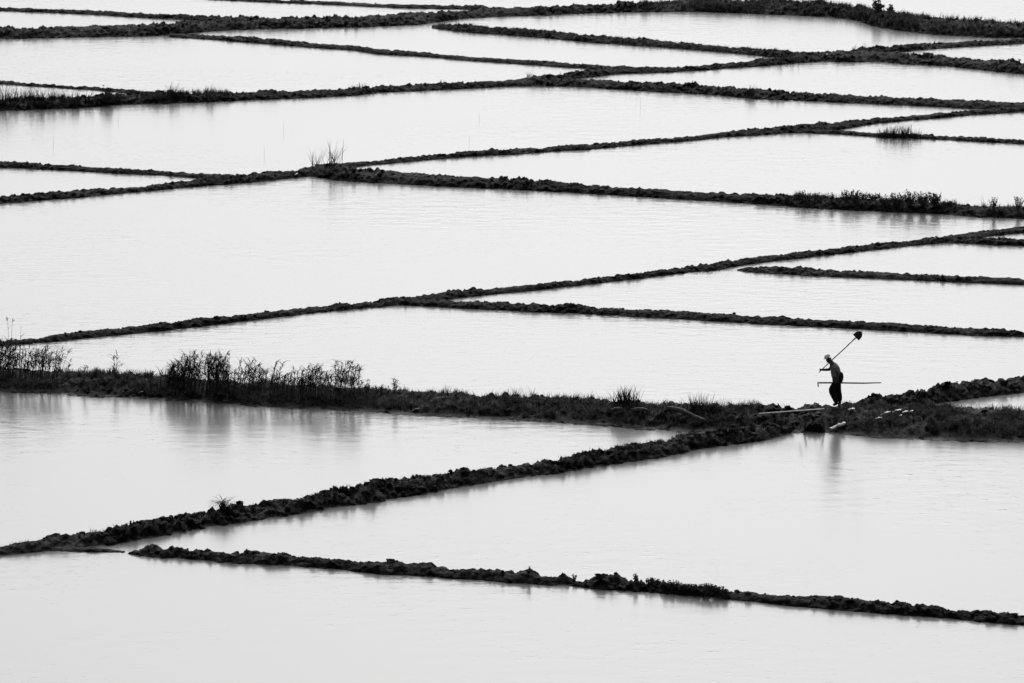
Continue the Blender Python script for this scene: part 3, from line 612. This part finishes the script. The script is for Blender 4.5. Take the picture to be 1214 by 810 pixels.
blob('tied_jacket', [m_(262, 436, 0), m_(268, 470, 0), m_(266, 510, 0), m_(262, 545, 0)], [(.17, .15), (.205, .17), (.21, .175), (.15, .13)], 'jacket', 2, (0, 0, 0), man)
for f_, q in (('N', -.1), ('F', .1)):
    a, t = body[ix['ankle' + f_]][1], body[ix['toe' + f_]][1]
    blob('boot', [(a[0], a[1], a[2] + .05), (a[0] + .005, a[1], a[2] - .02), ((a[0] + t[0]) / 2, (a[1] + t[1]) / 2, t[2] + .012), t], [.058, .052, .046, .036], 'shoe', 2, (0, 0, 0), man)
# cap: dome, band and peak
def cap():
    c = np.array(m_(161, 296)); n, m = 20, 8; v = []; f = []
    for j in range(m):
        e = math.pi / 2 * j / (m - 1) * .98
        for i in range(n):
            t = 2 * math.pi * i / n; v.append((.100 * math.cos(t) * math.cos(e) ** .7, .092 * math.sin(t) * math.cos(e) ** .7, .088 * math.sin(e)))
    for j in range(m - 1):
        for i in range(n): f.append((j * n + i, j * n + (i + 1) % n, (j + 1) * n + (i + 1) % n, (j + 1) * n + i))
    f.append(tuple((m - 1) * n + i for i in range(n)))
    rot = Matrix.Rotation(-.30, 3, 'Y')
    o = mesh_obj('cap', [tuple(Vector(c) + rot @ Vector(p)) for p in v], f, M['cap'], man, True)
    pv = []; pf = []
    for z in (0, .008):
        for i in range(11):
            t = math.pi / 2 + math.pi * i / 10
            for r_ in (1.0, 1.55): pv.append((.100 * math.cos(t) * (r_ if r_ == 1 else 1.38), .090 * math.sin(t) * (1.0 if r_ == 1 else 1.02), z - (.03 if r_ > 1 else 0)))
    for i in range(10):
        a = 2 * i; pf += [(a, a + 1, a + 3, a + 2), (22 + a, 24 + a, 25 + a, 23 + a), (a + 1, 23 + a, 25 + a, a + 3)]
    mesh_obj('peak', [tuple(Vector(c) + rot @ Vector(p)) for p in pv], pf, M['cap'], o, True)
cap()
for y in (-.088, .088): blob('ear', [m_(178, 322, y), m_(180, 330, y * 1.02)], [(.012, .02), (.010, .014)], 'skin', 1, (0, 0, 0), man)
for y in (-.032, .032): blob('eye', [m_(147, 321, y), m_(149, 321, y)], [.012, .012], 'shirt', 1, (0, 0, 0), man)
blob('hair', [m_(176, 306), m_(190, 322)], [(.075, .08), (.05, .065)], 'hair', 2, (0, 0, 0), man)

# the shovel over his far shoulder
def at(u, v, y): return np.array(m_(u, v, y)) + foot - V3(0, 0, .01)
s0, s1 = at(80, 450, .09), at(432, 126, .30)
sh = empty('shovel', s0); tag(sh, 'long handled shovel carried blade up over the shoulder of the man', 'shovel')
dv = s1 - s0
blob('handle', [(0, 0, 0), tuple(dv * .33 + V3(0, 0, .006)), tuple(dv * .66 + V3(0, 0, -.004)), tuple(dv)], [.017, .018, .018, .019], 'handle', 1, (0, 0, 0), sh)
d_ = dv / np.linalg.norm(dv); sv_ = np.cross(d_, V3(0, 1, 0)); sv_ /= np.linalg.norm(sv_); nv = np.cross(sv_, d_)
wv = sv_ * .93 + nv * .37; wv /= np.linalg.norm(wv); bn = np.cross(d_, wv)          # the blade is turned slightly from the camera
outl = [(0, .10), (.012, .145), (.03, .132), (.13, .126), (.19, .098), (.235, .052), (.265, .004)]
v, f = [], []; n = 9
for z in (0, .006):
    for (l_, hw) in outl:
        for k in range(n):
            t = -1 + 2 * k / (n - 1); v.append(tuple(dv + d_ * l_ + wv * hw * t + bn * (z + .015 * t * t + .02 * (l_ / .3) ** 2)))
q = len(outl) * n
for j in range(len(outl) - 1):
    for k in range(n - 1):
        a = j * n + k; f += [(a, a + 1, a + n + 1, a + n), (q + a, q + a + n, q + a + n + 1, q + a + 1)]
for j in range(len(outl) - 1):
    for k in (0, n - 1):
        a = j * n + k; f.append((a, a + n, q + a + n, q + a))
for k in range(n - 1): f.append((k, k + 1, q + k + 1, q + k))
bl = mesh_obj('blade', v, f, M['steel'], sh)
blob('socket', [tuple(dv * .93), tuple(dv + d_ * .09)], [.025, .024], 'steel', 1, (0, 0, 0), sh)
# the hoe held level at his hip
h0, h1 = at(72, 530, -.25), at(668, 530, -.25)
ho = empty('hoe', h0); tag(ho, 'long hoe held level at the hip of the man, blade forward', 'hoe')
dv = h1 - h0
blob('handle', [(0, 0, 0), tuple(dv * .3), tuple(dv * .55 + V3(0, 0, -.008)), tuple(dv * .75 + V3(0, 0, -.010)), tuple(dv * 1.0 + V3(0, 0, .004))], [.026, .026, .025, .024, .018], 'handle', 1, (0, 0, 0), ho)
bv = box_verts(-.018, .018, -.055, .055, -.125, .02); bv[:, 0] += -.12 * (bv[:, 2] + .02) * .9 - .012; bv[bv[:, 2] > 0, 1] *= .7
mesh_obj('blade', bv, BOXF, M['steel'], ho)
blob('socket', [(-.022, 0, .004), (.05, 0, 0)], [.022, .022], 'steel', 1, (0, 0, 0), ho)
